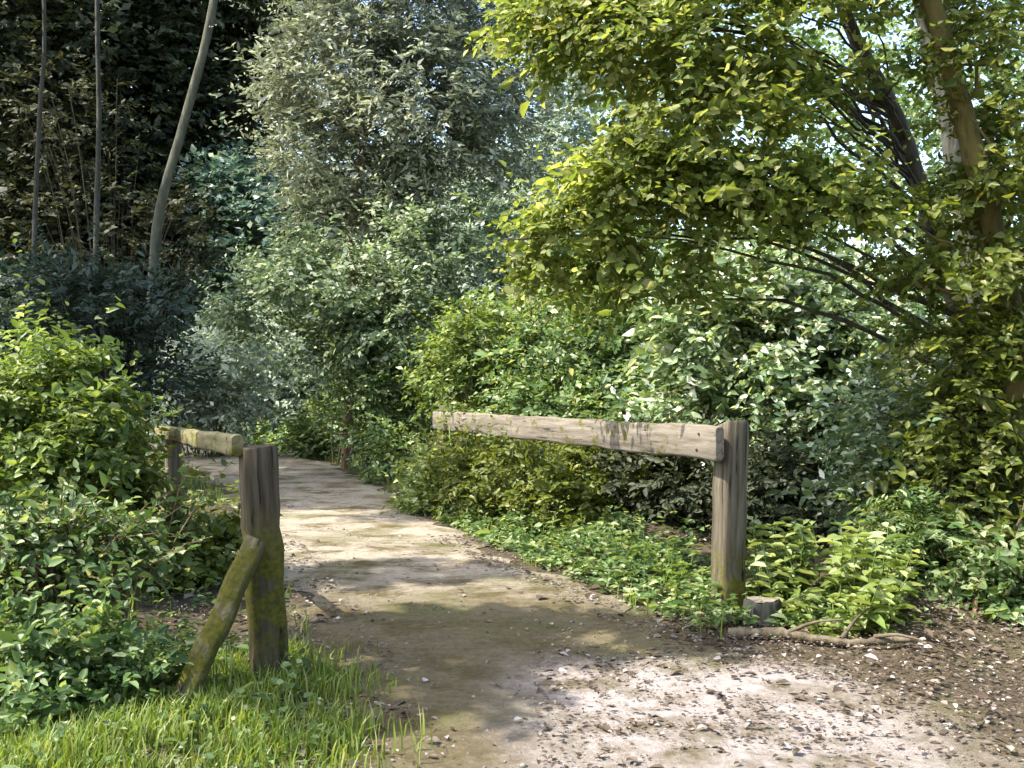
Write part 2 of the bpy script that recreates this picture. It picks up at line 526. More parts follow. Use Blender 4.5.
# ------------------------------------------------------------------ the two timber barriers
def beam(mb, length, w, h, bev=0.018, seg=14, jit=0.004, top_tilt=0.0):
    """A rough sawn timber along local z from 0 to length, w along x, h along y."""
    a, b = w / 2, h / 2
    cs = []
    for sx, sy, order in ((1, 1, 0), (-1, 1, 1), (-1, -1, 0), (1, -1, 1)):
        p1 = (sx * a, sy * (b - bev))
        p2 = (sx * (a - bev * .35), sy * (b - bev * .35))
        p3 = (sx * (a - bev), sy * b)
        cs += [p1, p2, p3] if order == 0 else [p3, p2, p1]
    cs = np.array(cs)
    m_ = len(cs)
    zs = np.concatenate([[0], np.linspace(0.012, length - 0.014, seg), [length]])
    V = []
    for i, z in enumerate(zs):
        sc = 0.93 if i in (0, len(zs) - 1) else 1
        q = cs * sc * (1 + rng.normal(0, jit * 2, (m_, 1)))
        q = q + rng.normal(0, jit, 2)
        zz = np.full(m_, z) + (q[:, 0] * top_tilt if i >= len(zs) - 2 else 0) + rng.normal(0, jit * .8, m_) * (i >= len(zs) - 2)
        V.append(np.column_stack([q, zz]))
    V = np.array(V)
    i = np.arange(len(zs) - 1)[:, None] * m_
    j = np.arange(m_)[None]
    k = (j + 1) % m_
    mb.add(V, np.stack([i + j, i + k, i + k + m_, i + j + m_], -1).reshape(-1, 4))
    mb.add(V[0][::-1], [list(range(m_))])
    mb.add(V[-1], [list(range(m_))])


def beam_part(name, mat, parent, a, b, w, h, roll_dir=None, **kw):
    """A beam from world point a to b; roll_dir is where its local x faces."""
    a, b = Vector(a), Vector(b)
    z = (b - a).normalized()
    x = Vector(roll_dir) if roll_dir is not None else Vector((1, 0, 0))
    x = (x - z * x.dot(z)).normalized()
    y = z.cross(x)
    m = Matrix((x, y, z)).transposed().to_4x4()
    m.translation = a - parent.location
    mb = MB()
    beam(mb, (b - a).length, w, h, **kw)
    return mb.build(name, mat, parent, matrix=m)


def nails(parent_part, spots, depth=0.008):
    """Rusty bolt heads on the +x face of a beam, in the beam's own axes."""
    for (x, y, z) in spots:
        mb = MB()
        tube(mb, [(x - depth, y, z), (x, y, z), (x + depth * .6, y, z)], 0.011, 0.008, 8)
        mb.build('bolt', M['nail'], parent_part)


dL = norm(np.array([-1.59, 3.36, 0]))
nL = np.array([-dL[1], dL[0], 0])        # away from the path
A = np.array([-1.21, 4.86, 0.0])
Bk = np.array([-2.78, 8.2, 0.0])
fl = thing('wooden_barrier', tuple(A), 'mossy wooden barrier left of the path with a slanting brace on its square front post', 'fence')
p1 = beam_part('post', M['post_mossy'], fl, A + [0.035, 0, -0.12], A + [-0.03, 0, 1.14], 0.165, 0.165, tuple(dL), top_tilt=0.05)
beam_part('post', M['post_plain'], fl, Bk + [0, 0, -0.1], Bk + [0, 0, 1.03], 0.125, 0.125, tuple(dL), top_tilt=-0.1)
rl = beam_part('rail', M['rail_lichen'], fl, A + nL * 0.105 - dL * 0.05 + [-0.03, 0, 1.15], Bk + nL * 0.09 + dL * 0.2 + [0, 0, 1.0], 0.06, 0.105, tuple(nL), seg=24, jit=0.0022)
nails(rl, [(0.0285, 0.03, 0.10), (0.0285, -0.03, 0.12)])
br = beam_part('brace', M['brace_mossy'], fl, (-1.50, 4.30, -0.10), (-1.215, 4.735, 0.70), 0.10, 0.10, (1, 0.1, 0), seg=12)

dR = norm(np.array([-2.2, 5.8, 0]))
nR = np.array([-dR[1], dR[0], 0])        # towards the path
A2 = np.array([1.345, 6.25, 0.0])
B2 = np.array([-0.78, 11.9, 0.0])
fr = thing('wooden_barrier', tuple(A2), 'weathered wooden barrier right of the path with one long pale rail on a square post', 'fence')
beam_part('post', M['post_plain'], fr, A2 + [0, 0, -0.12], A2 + [0.03, 0, 1.175], 0.165, 0.165, tuple(dR), top_tilt=-0.3)
beam_part('post', M['post_plain'], fr, B2 + [0, 0, -0.12], B2 + [0, 0, 1.10], 0.15, 0.15, tuple(dR))
rr = beam_part('rail', M['rail_pale'], fr, A2 + nR * 0.125 - dR * 0.12 + [0, 0, 1.065], B2 + nR * 0.11 + dR * 0.12 + [0, 0, 0.925], 0.06, 0.215, tuple(nR), seg=34, jit=0.005)
nails(rr, [(0.031, 0.05, 0.20), (0.031, -0.05, 0.23)])


# ------------------------------------------------------------------ plants
def lob(px, py, d, rx, ry, deep=1.0):
    """A foliage lobe seen at (px, py), d metres off, with half width rx and half height ry in picture units."""
    c = W(px, py, d)
    k = d / F
    return (c, np.array([rx * k, deep * 0.5 * (rx + ry) * k, ry * k]))


def plant(name, label, cat, base, lobes, n, size, leaf, wood='twig', trunk=None, r=(0.03, 0.01), k=9, L=0.35, aspect=0.5,
          fine=None, gap=-0.05, scale=0.7, droop=0.25, stems=7, limbs=26, group=None, upright=0.0, parts=('stem', 'foliage'), twigs=False, knob=0.08, stray=0.06):
    d = base[1]
    bz = float(ground_z(base[0], base[1]))
    root = thing(name, (base[0], base[1], bz), label, cat, group)
    o0 = np.array([base[0], base[1], bz])
    loc = [((c - o0), rad) for c, rad in lobes]
    P, u = lobe_points(loc, n, gap, scale, int(rng.integers(1 << 30)))
    P[:, 2] = np.maximum(P[:, 2], 0.04)
    D = u * 0.75 + rng.normal(0, 0.45, u.shape)
    D[:, 2] = D[:, 2] * 0.6 + 0.12 + upright
    Ls = L * rng.uniform(0.6, 1.3, len(P))
    shoot = rng.uniform(0, 1, len(P)) < stray
    P[shoot] += u[shoot] * L * 0.5
    D[shoot] = u[shoot] * 0.6 + np.array([0, 0, 0.55]) + rng.normal(0, .25, (int(shoot.sum()), 3))
    Ls[shoot] *= 2.0
    wood_mb, leaf_mb = MB(), MB()
    if fine is None:
        fine = d < 11
    sprays(leaf_mb, P, D, Ls, k, size, aspect, fine, droop, tw=wood_mb if twigs else None, out=u)
    if trunk is not None:
        tp = curve_pts(np.asarray(trunk) - o0, 30)
        tube(wood_mb, tp, r[0], r[1], 10, knob)
        pick = rng.choice(len(P), min(limbs, len(P)), replace=False)
        for i in pick:
            dist = np.linalg.norm(tp - P[i], axis=1) + np.maximum(tp[:, 2] - P[i][2] + 0.4, 0) * 1.5
            j = int(np.argmin(dist))
            j = max(j - int(rng.integers(0, 3)), 1)
            q0 = tp[j]
            mid = q0 * .5 + P[i] * .5 + np.array([0, 0, 0.08]) * np.linalg.norm(P[i] - q0) + rng.normal(0, 0.05, 3)
            f = j / len(tp)
            rb = (r[0] * (1 - f) + r[1] * f) * rng.uniform(0.14, 0.3)
            tube(wood_mb, curve_pts([q0, mid, P[i]], 12, 0.02), rb, 0.004, 5)
    else:
        pick = rng.choice(len(P), min(stems + limbs, len(P)), replace=False)
        for q, i in enumerate(pick):
            b = np.array([rng.normal(0, 0.10), rng.normal(0, 0.10), -0.06])
            tgt = P[i]
            b[:2] += tgt[:2] * 0.25
            b[2] = float(ground_z(o0[0] + b[0], o0[1] + b[1])) - o0[2] - 0.05
            mid = b * .5 + tgt * .5 + np.array([0, 0, 0.18 * np.linalg.norm(tgt - b)])
            rb = r[0] * rng.uniform(0.5, 1.0)
            tube(wood_mb, curve_pts([[0, 0, -.15], b, mid, tgt], 12, 0.01), rb, max(rb * 0.3, 0.003), 5)
    wood_mb.build(parts[0], M[wood], root, smooth=True)
    leaf_mb.build(parts[1], M[leaf], root)
    return root


TREE = ('trunk', 'crown')


def under(px, d):
    """A ground spot in this direction, d metres off."""
    return ((px - 512) / F * d, d)


def gpt(px, d, dz=-0.15):
    x, y = under(px, d)
    return np.array([x, y, float(ground_z(x, y)) + dz])


# --- far woods closing the view: masses
def far_mass(name, leaf, xs, y0, dy, top, n, size, seed):
    fw = MB()
    lobes = []
    for x in xs:
        for row in range(2):
            y = y0 + row * 4 + dy * rng.uniform(-1, 1) + abs(x) * 0.1
            for kz in range(5):
                lobes.append((np.array([x + rng.uniform(-1.2, 1.2), y + rng.uniform(-1.5, 1.5), top * (0.12 + 0.2 * kz) * rng.uniform(.85, 1.1)]), np.array([2.6, 1.8, top * 0.16 + .4])))
    P, u = lobe_points(lobes, n, -0.2, 2.2, seed)
    P[:, 2] = np.maximum(P[:, 2], 0.2)
    sprays(fw, P, u + rng.normal(0, .4, u.shape), 0.8 * rng.uniform(.6, 1.2, len(P)), 8, size, 0.62, False, out=u)
    tag(fw.build(name, M[leaf]), kind='stuff')


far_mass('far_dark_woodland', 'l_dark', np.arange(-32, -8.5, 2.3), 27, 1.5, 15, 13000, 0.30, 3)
far_mass('far_pale_woodland', 'l_pale', np.arange(-13, 6, 2.4), 33, 2, 9.0, 12000, 0.24, 4)
far_mass('far_woodland', 'l_mid', np.arange(5, 40, 2.6), 31, 2, 14, 12000, 0.26, 5)

S3 = np.array(SUN_DIR)
# unseen crowns added to shade the path: ground spot, height, size
SHADE = [(np.array([gx_, gy_, 0.0]) + S3 / S3[2] * h_, r_) for gx_, gy_, h_, r_ in (
    (0.3, 5.6, 6.0, (1.0, 0.42, 0.5)), (-0.9, 7.4, 6.5, (0.8, 0.30, 0.4)), (-0.45, 4.6, 5.5, (0.5, 0.4, 0.4)), (-0.5, 5.7, 5.8, (0.6, 0.35, 0.4)), (-2.0, 12.0, 7.0, (1.2, 0.9, 0.4)), (-3.5, 15.2, 9.0, (1.5, 1.3, 0.4)), (-3.0, 13.5, 8.0, (1.2, 0.8, 0.4)), (-2.6, 12.9, 7.6, (1.4, 1.0, 0.4)), (-1.7, 11.3, 7.0, (0.9, 0.35, 0.3)), (-4.4, 16.8, 9.0, (1.4, 1.2, 0.4)), (-6.2, 19.5, 9.5, (1.5, 1.4, 0.4)), (-2.4, 12.2, 7.2, (1.3, 0.8, 0.3)), (-0.6, 10.3, 7.0, (0.7, 0.28, 0.4)))]
SHADE_N = 3600
# --- crowns added out of view to shade path and cut sky light: one mass
sw = MB()
sl_ = SHADE
for q_, (c, r_) in enumerate(sl_):
    P, u = lobe_points([(np.array(c), np.array(r_))], int(60 + 300 * r_[0] * r_[1]), -0.12, 0.8, 40 + q_)
    sprays(sw, P, u + rng.normal(0, .4, u.shape), 0.3 * rng.uniform(.6, 1.2, len(P)), 9, 0.16, 0.6, False)
sl_ = [((x_, y_, z_), (2.2, 2.0, 2.2)) for x_, y_ in ((-7, -5), (-3.5, -8), (0, -9), (3.5, -8), (7, -6), (9, -1)) for z_ in (2.5, 5.5, 8.5)]
P, u = lobe_points([(np.array(c), np.array(r_)) for c, r_ in sl_], 5000, -0.1, 1.6, 12)
sprays(sw, P, u + rng.normal(0, .4, u.shape), 0.6 * rng.uniform(.6, 1.2, len(P)), 8, 0.18, 0.6, False)
tag(sw.build('unseen_shade_crowns', M['l_mid']), kind='stuff')

# --- the dark wood, upper left
plant('slender_tree', 'slender pale barked tree leaning right, standing in front of the dark wood', 'tree', under(150, 14),
      [lob(200, -420, 14, 90, 60), lob(90, -400, 14, 120, 70), lob(230, -480, 14, 70, 60)], 700, 0.10, 'l_olive', 'bark_pale',
      [gpt(140, 14), W(152, 300, 14), W(160, 210, 14), W(186, 115, 14), W(214, 0, 14), W(238, -200, 14), W(225, -440, 14)], (0.078, 0.045), parts=TREE, limbs=26, L=0.5, gap=-.1, scale=1.6)
plant('thin_tree', 'thin straight trunk between the pale leaning tree and the thinnest left trunk', 'tree', under(97, 16),
      [lob(60, -520, 16, 70, 50), lob(-40, -500, 16, 70, 50)], 260, 0.10, 'l_dark', 'bark_grey',
      [gpt(98, 16), W(96, 260, 16), W(99, 120, 16), W(97, 0, 16), W(90, -500, 16)], (0.048, 0.03), parts=TREE, limbs=20, L=0.5, scale=1.6)
plant('thin_tree', 'thinnest dim trunk, the one nearest the photo\'s left edge in the dark wood', 'tree', under(38, 15),
      [lob(0, -380, 15, 110, 80), lob(-90, -300, 14, 100, 90)], 400, 0.10, 'l_dark', 'bark_grey',
      [gpt(36, 15), W(34, 260, 15), W(40, 110, 15), W(44, 0, 15), W(30, -390, 15)], (0.04, 0.025), parts=TREE, limbs=20, L=0.5, scale=1.6)
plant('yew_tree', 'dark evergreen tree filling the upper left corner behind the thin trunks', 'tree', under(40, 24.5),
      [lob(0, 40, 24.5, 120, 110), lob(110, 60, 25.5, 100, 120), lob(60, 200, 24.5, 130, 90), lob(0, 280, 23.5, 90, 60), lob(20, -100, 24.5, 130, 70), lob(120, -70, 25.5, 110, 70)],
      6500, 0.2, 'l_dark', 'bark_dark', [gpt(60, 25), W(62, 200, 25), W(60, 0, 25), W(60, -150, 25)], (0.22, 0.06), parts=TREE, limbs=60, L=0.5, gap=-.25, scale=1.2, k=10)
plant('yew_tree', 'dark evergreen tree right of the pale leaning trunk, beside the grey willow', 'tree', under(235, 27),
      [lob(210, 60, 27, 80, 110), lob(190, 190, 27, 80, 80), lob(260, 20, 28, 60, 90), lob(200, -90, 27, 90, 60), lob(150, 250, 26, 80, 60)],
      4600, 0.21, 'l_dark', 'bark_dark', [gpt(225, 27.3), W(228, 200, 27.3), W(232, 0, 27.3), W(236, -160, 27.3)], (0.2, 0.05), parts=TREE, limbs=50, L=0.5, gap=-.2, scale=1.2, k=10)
plant('hazel_bush', 'dim brownish bush low in the dark wood around the leaning trunk', 'shrub', under(120, 22.5),
      [lob(100, 230, 22.5, 90, 66), lob(190, 230, 22.5, 46, 56), lob(70, 120, 22.5, 70, 60)], 800, 0.14, 'l_brown', 'twig', r=(0.03, 0.01), limbs=40, L=0.5, gap=0.0, scale=1.0)

# --- middle distance, left to centre
plant('laurel_bush', 'dark blue-green bush at the foot of the dark wood behind the left bushes', 'shrub', under(110, 12.5),
      [lob(60, 300, 12.5, 80, 36), lob(130, 310, 12.8, 50, 36), lob(60, 360, 12.5, 90, 60), lob(150, 370, 13, 50, 40)], 1300, 0.11, 'l_teal', 'twig', limbs=26, L=0.4, aspect=0.42)
plant('dark_tree', 'deep green bushy tree between the leaning trunk and the grey willow', 'tree', under(285, 24),
      [lob(285, 240, 24, 75, 60), lob(230, 210, 24, 40, 60), lob(290, 310, 23.5, 90, 45), lob(240, 290, 24, 60, 60)], 3000, 0.17, 'l_blue', 'bark_dark',
      [gpt(280, 24), W(282, 330, 24), W(286, 250, 24), W(284, 190, 24)], (0.12, 0.03), parts=TREE, limbs=36, L=0.5, gap=-.1, scale=1.0)
plant('willow_tree', 'tall grey-green willow with fine narrow leaves at the top centre', 'tree', under(352, 15.5),
      [lob(340, 60, 15.5, 62, 70), lob(420, 95, 15, 80, 75), lob(480, 50, 16, 50, 80), lob(320, 150, 15.5, 45, 45), lob(400, 10, 15.5, 100, 60),
       lob(450, 145, 15.5, 50, 36), lob(390, 180, 15.5, 40, 28), lob(335, 215, 15.2, 40, 34), lob(405, 225, 15.2, 34, 30), lob(500, 130, 16, 40, 46), lob(300, 90, 16, 30, 60), lob(400, -110, 15.5, 120, 90)],
      5600, 0.12, 'l_grey', 'twig_red', [gpt(345, 15.5), W(352, 300, 15.5), W(350, 230, 15.5), W(362, 150, 15.5), W(390, 40, 15.5), W(410, -140, 15.5)],
      (0.07, 0.03), parts=TREE, limbs=70, L=0.5, k=12, aspect=0.34, gap=0.08, scale=1.0, droop=0.45, stray=0.16)
plant('brown_bush', 'small brownish leaved bush hanging below the grey willow crown', 'shrub', under(340, 16.5),
      [lob(335, 200, 16.5, 50, 26), lob(375, 205, 16.5, 40, 24)], 420, 0.10, 'l_brown', 'twig', limbs=2, stems=2, L=0.4, gap=-.1)
plant('aspen_tree', 'hazy pale blue-green tree in the gap left of the yellow-green crown', 'tree', under(480, 22),
      [lob(450, 250, 22, 60, 55), lob(510, 225, 22, 50, 45), lob(470, 300, 22, 80, 45), lob(400, 270, 22, 45, 50), lob(550, 280, 22, 55, 50), lob(600, 140, 23, 70, 40), lob(570, 60, 23, 60, 45), lob(520, 150, 22.5, 40, 40), lob(430, 205, 22, 40, 25)],
      3600, 0.15, 'l_pale', 'bark_grey', [gpt(478, 22), W(480, 330, 22), W(476, 250, 22), W(490, 200, 22)], (0.13, 0.04), parts=TREE, limbs=44, L=0.55, gap=0.05, scale=1.3)
plant('hazel_tree', 'soft green bushy tree filling the space below the grey willow crown', 'tree', under(372, 14.4),
      [lob(300, 270, 14.4, 46, 40), lob(370, 290, 14.2, 56, 40), lob(430, 255, 14.5, 50, 40), lob(335, 335, 14.3, 50, 40), lob(410, 330, 14.2, 50, 40), lob(250, 300, 14.8, 36, 34), lob(465, 225, 15, 40, 30)],
      2300, 0.095, 'l_haze', 'twig', [gpt(370, 14.6), W(372, 350, 14.6), W(375, 280, 14.6)], (0.05, 0.02), parts=TREE, limbs=34, L=0.42, gap=0.04, scale=0.8, stray=0.12)
plant('pale_shrub', 'silvery pale shrub directly behind the left barrier rail', 'shrub', under(205, 17.5),
      [lob(235, 350, 17.5, 34, 36), lob(195, 375, 17.5, 34, 46), lob(175, 410, 17.5, 36, 36), lob(225, 400, 17.5, 30, 36)], 1100, 0.11, 'l_pale', 'twig', limbs=18, L=0.42, gap=-.02, scale=.6)
plant('pale_shrub', 'silvery pale shrub with sunlit tips above the far bend of the path', 'shrub', under(285, 21),
      [lob(290, 350, 21, 34, 46), lob(270, 400, 21, 36, 40), lob(320, 395, 21, 34, 40), lob(250, 345, 21, 26, 30)], 1400, 0.13, 'l_pale', 'twig', limbs=18, L=0.5, gap=-.02, scale=.7)
plant('hawthorn_bush', 'low mid green bush closing the far end of the path under the silvery shrubs', 'shrub', under(330, 17.2),
      [lob(335, 430, 17.2, 36, 26), lob(365, 415, 17.2, 36, 36), lob(310, 442, 17.4, 24, 12)], 800, 0.10, 'l_mid', 'twig', limbs=18, L=0.36, gap=-.1, scale=.7)
plant('bramble_bush', 'low spreading thicket beyond the bend, seen just over the left rail', 'shrub', under(255, 20),
      [lob(210, 446, 21, 34, 14), lob(258, 444, 20, 34, 15), lob(300, 446, 19.5, 30, 14), lob(180, 440, 22, 30, 16)], 700, 0.12, 'l_mid', 'twig', limbs=18, L=0.36, gap=-.2, scale=.7)
plant('hawthorn_bush', 'mid green bush at the far bend, between pale shrub and long rail', 'shrub', under(385, 14.5),
      [lob(380, 400, 14.5, 50, 55), lob(405, 455, 13.8, 45, 40), lob(360, 345, 15, 55, 45), lob(430, 380, 14.5, 40, 50)], 1700, 0.085, 'l_mid', 'twig', limbs=24, L=0.35, gap=-.08, scale=.7)
plant('dogwood_bush', 'bright yellow-green rounded bush just above the far end of the long rail', 'shrub', under(485, 13.2),
      [lob(485, 345, 13.2, 48, 42), lob(450, 380, 13.2, 36, 36), lob(510, 385, 13.2, 40, 34)], 1000, 0.085, 'l_fresh', 'twig', limbs=20, L=0.32, gap=-.06, scale=.6)
plant('hazel_bush', 'broad green bush rising behind the middle of the long pale rail', 'shrub', under(600, 12.5),
      [lob(570, 360, 12.5, 60, 55), lob(640, 340, 12.5, 65, 55), lob(600, 310, 13, 70, 35), lob(550, 410, 12, 60, 40), lob(640, 410, 11.5, 60, 40), lob(560, 300, 13.5, 45, 30)],
      2600, 0.09, 'l_mid', 'twig', limbs=34, L=0.36, gap=-.08, scale=.7)

# --- right hand trees
plant('maple_tree', 'leaning dark trunked tree with the big glowing yellow-green crown over the path', 'tree', under(1000, 7.9),
      [lob(600, 40, 7.2, 75, 50), lob(700, 50, 7.0, 100, 64), lob(800, 30, 7.0, 90, 56), lob(650, 190, 7.0, 90, 40), lob(740, 175, 6.9, 100, 54), lob(560, 250, 7.1, 55, 28),
       lob(610, 225, 7.1, 70, 28), lob(700, 130, 6.9, 90, 46), lob(830, 215, 6.9, 66, 36), lob(720, 245, 7.0, 70, 26),
       lob(680, -70, 7.1, 120, 60), lob(830, -80, 7.1, 110, 60), lob(540, 30, 7.6, 40, 36), lob(575, 285, 7.3, 46, 20), lob(650, 290, 7.2, 56, 18)],
      3300, 0.069, 'l_yellow', 'bark_dark', [gpt(998, 7.9), W(985, 420, 7.9), W(945, 260, 7.9), W(914, 170, 7.9), W(893, 110, 7.8), W(856, 40, 7.7), W(820, -60, 7.6)],
      (0.10, 0.045), parts=TREE, limbs=40, L=0.30, k=9, aspect=0.62, gap=0.12, scale=0.6, droop=0.3)
plant('alder_tree', 'mossy reddish trunked tree leaning in along the photo\'s right edge', 'tree', under(1040, 6.9),
      [lob(990, 140, 6.9, 55, 80), lob(930, 255, 6.8, 50, 50), lob(1000, 290, 6.8, 60, 60), lob(985, 30, 6.9, 60, 50), lob(1040, 200, 6.9, 60, 120), lob(960, 350, 6.8, 60, 50), lob(940, -90, 6.9, 110, 70)],
      1500, 0.065, 'l_olive', 'bark_moss', [gpt(1026, 6.9), W(1018, 430, 6.9), W(1010, 320, 6.9), W(985, 200, 6.9), W(958, 95, 6.9), W(930, 0, 6.9), W(900, -100, 6.9)],
      (0.10, 0.06), parts=TREE, limbs=40, L=0.30, k=9, aspect=0.6, gap=0.14, scale=0.7)
plant('ash_tree', 'grey trunked tree leaning just right of the pale sky gap at the top', 'tree', under(985, 11),
      [lob(930, -130, 11, 120, 80), lob(1010, -60, 11, 90, 70)], 600, 0.09, 'l_fresh', 'bark_grey',
      [gpt(985, 11), W(975, 300, 11), W(950, 130, 11), W(928, 30, 11), W(905, -80, 11)], (0.13, 0.09), parts=TREE, limbs=26, L=0.35, gap=0.02)

# --- right hand shrubs
plant('elder_bush', 'large shrub with pale flashing leaves, right of the broad green bush', 'shrub', under(770, 10),
      [lob(780, 300, 10, 80, 50), lob(720, 340, 10, 60, 55), lob(800, 360, 9.6, 70, 50), lob(740, 270, 10.4, 70, 34), lob(700, 420, 10, 60, 50)],
      1700, 0.10, 'l_sparkle', 'twig', limbs=34, L=0.34, aspect=0.55, gap=0.0, scale=.6)
plant('elder_bush', 'sunlit shrub with cream flashing leaves standing behind the square right post', 'shrub', under(850, 9.6),
      [lob(860, 400, 9.7, 70, 60), lob(800, 440, 9.5, 60, 50), lob(890, 460, 9.5, 60, 50), lob(830, 340, 9.8, 60, 40), lob(880, 330, 9.9, 50, 40)],
      1600, 0.085, 'l_sparkle', 'twig', limbs=34, L=0.30, aspect=0.55, gap=-.03, scale=.5)
plant('privet_bush', 'cream flecked leafy shrub between the bright plants and the shaded right edge shrub', 'shrub', under(900, 7.3),
      [lob(890, 425, 7.4, 46, 44), lob(930, 450, 7.2, 36, 44), lob(870, 485, 7.3, 40, 36), lob(900, 520, 7.1, 40, 34)], 800, 0.062, 'l_sparkle', 'twig', limbs=24, L=0.28, gap=0.04, scale=.45, stray=.12)
plant('holly_bush', 'dark green shrub low behind the square right post and long rail', 'shrub', under(720, 9),
      [lob(700, 480, 9, 60, 34), lob(770, 490, 8.6, 55, 50), lob(650, 480, 9.4, 50, 40), lob(815, 520, 8.4, 40, 30)], 1100, 0.075, 'l_dark', 'twig', limbs=24, L=0.28, gap=-.05, scale=.5)
plant('hazel_bush', 'shaded green shrub at the photo\'s right edge under the mossy leaning trunk', 'shrub', under(975, 6.9),
      [lob(970, 430, 6.9, 55, 70), lob(1010, 400, 7, 40, 90), lob(930, 500, 6.8, 45, 60), lob(990, 520, 6.6, 50, 60)], 1000, 0.07, 'l_olive', 'twig', limbs=24, L=0.26, gap=0.0, scale=.45)
plant('bramble_bush', 'dark tangled bramble low at the photo\'s right edge above the litter', 'shrub', under(985, 5.9),
      [lob(1005, 580, 6.1, 40, 45, .6), lob(1020, 630, 5.9, 30, 26, .6), lob(965, 605, 6.2, 26, 36, .6)], 420, 0.07, 'l_mid', 'twig_red', limbs=30, L=0.24, aspect=0.6, gap=0.0, scale=.35, twigs=True)
plant('fern_clump', 'fresh green arching clump between the sunlit leafy plant and the dark bramble', 'fern', under(918, 6.45),
      [lob(920, 545, 6.5, 30, 44, .6), lob(915, 600, 6.4, 26, 36, .6)], 260, 0.055, 'l_mid', 'stem_green', limbs=16, L=0.32, k=16, aspect=0.35, droop=0.5, gap=-.2, upright=.2)

# --- beside the right rail
plant('hawthorn_bush', 'olive green low bush growing through under the long pale rail', 'shrub', under(530, 9.9),
      [lob(520, 475, 10, 70, 34), lob(560, 505, 9.4, 50, 34), lob(480, 470, 10.6, 45, 36), lob(600, 470, 9.6, 45, 30)], 1500, 0.065, 'l_olive', 'twig', limbs=24, L=0.26, gap=-.08, scale=.45)
plant('meadowsweet_plant', 'pale green leafy plant at the path edge below the rail\'s far end', 'plant', under(440, 10.8),
      [lob(440, 480, 10.9, 30, 40), lob(425, 512, 10.7, 20, 18), lob(452, 432, 11.3, 16, 24)], 420, 0.075, 'l_bright', 'stem_green', limbs=14, L=0.25, gap=-.2, upright=.3)

# --- left bank
plant('bramble_bush', 'sunlit yellow-green bush at the photo\'s left edge, beyond the left barrier', 'shrub', under(50, 6.6),
      [lob(40, 390, 6.6, 70, 50), lob(80, 405, 6.8, 44, 46), lob(20, 450, 6.3, 70, 60), lob(65, 480, 6.4, 52, 50)], 1500, 0.062, 'l_fresh', 'twig', limbs=30, L=0.28, aspect=0.55, gap=.05, scale=.4)
plant('hazel_bush', 'bright green bush leaning against the left barrier\'s thin back post', 'shrub', under(165, 7.2),
      [lob(105, 490, 7.2, 32, 46), lob(160, 560, 7.0, 46, 34), lob(98, 445, 7.4, 28, 28), lob(205, 530, 7.4, 30, 22)], 1200, 0.065, 'l_olive', 'twig', limbs=24, L=0.26, aspect=0.6, gap=-.06, scale=.4)
plant('bramble_bush', 'tangled bramble with dark gaps left of the slanting brace', 'shrub', under(80, 5.2),
      [lob(60, 550, 5.2, 75, 46), lob(120, 590, 5.1, 50, 40), lob(10, 590, 5.0, 50, 50)], 720, 0.056, 'l_mid', 'twig_red', limbs=44, L=0.30, aspect=0.6, gap=0.24, scale=.42, twigs=True)
plant('nettle_patch', 'low leafy bramble growth in the bottom left corner beside the bright grass', 'plant', under(70, 4.4),
      [lob(50, 660, 4.4, 70, 40), lob(120, 680, 4.4, 50, 34), lob(20, 720, 4.2, 50, 40)], 560, 0.055, 'l_mid', 'stem_green', limbs=20, L=0.22, aspect=0.55, gap=0.0, scale=.3, upright=.2)


# --- broad leaved plants: upright stems with leaf pairs
def leafy_plant(name, label, base, stems_n, h, size, leaf, spread=0.25, cat='plant', aspect=0.45, group=None):
    bz = float(ground_z(*base))
    root = thing(name, (base[0], base[1], bz), label, cat, group)
    st, lf = MB(), MB()
    for s in range(stems_n):
        a = rng.uniform(0, 6.28)
        b = np.array([math.cos(a), math.sin(a), 0]) * rng.uniform(0, spread)
        b[2] = float(ground_z(base[0] + b[0], base[1] + b[1])) - bz - 0.03
        hh = h * rng.uniform(0.6, 1.1)
        tip = b + np.array([b[0] * .7 + rng.normal(0, .05), b[1] * .7 + rng.normal(0, .05), hh])
        p = curve_pts([[0, 0, -.07], b, b * .5 + tip * .5 + rng.normal(0, .02, 3), tip], 12)
        tube(st, p, 0.006, 0.003, 5)
        n = int(hh / 0.055)
        t = np.linspace(0.42, 1, n)
        B = np.stack([np.interp(t, np.linspace(0, 1, len(p)), p[:, q]) for q in range(3)], -1)
        ph = np.arange(n) * 1.57 + rng.uniform(0, 6)
        for sgn in (1, -1):
            D = np.stack([np.cos(ph) * sgn, np.sin(ph) * sgn, rng.uniform(-.25, .45, n)], -1)
            N = np.tile([0, 0, 1.0], (n, 1)) + rng.normal(0, .25, (n, 3))
            leaves(lf, B, D, N, size * (1.15 - .6 * t) * rng.uniform(.8, 1.2, n), aspect, True)
    st.build('stem', M['stem_green'], root, smooth=True)
    lf.build('foliage', M[leaf], root)
    return root


leafy_plant('nettle_plant', 'tall sunlit leafy plant close against the foot of the square right post', under(790, 6.3), 20, 0.56, 0.17, 'l_bright', 0.20)
leafy_plant('nettle_plant', 'widest bright plant with large pale leaves in the sunlit patch right of the post', under(852, 6.05), 36, 0.50, 0.20, 'l_bright', 0.36)
leafy_plant('nettle_plant', 'bright low plant at the front of the sunlit patch, above the fallen branch', under(845, 5.72), 20, 0.26, 0.15, 'l_bright', 0.30)
leafy_plant('nettle_plant', 'pale leafy plant on the verge left of the square right post', under(672, 6.95), 20, 0.36, 0.13, 'l_fresh', 0.32)
leafy_plant('nettle_plant', 'lit leafy plant on the verge below the middle of the long rail', under(622, 7.75), 20, 0.38, 0.12, 'l_mid', 0.34)
leafy_plant('dock_plant', 'small broad leaved plant in the grass between the brace and front post', under(232, 4.7), 6, 0.28, 0.11, 'l_fresh', 0.12)

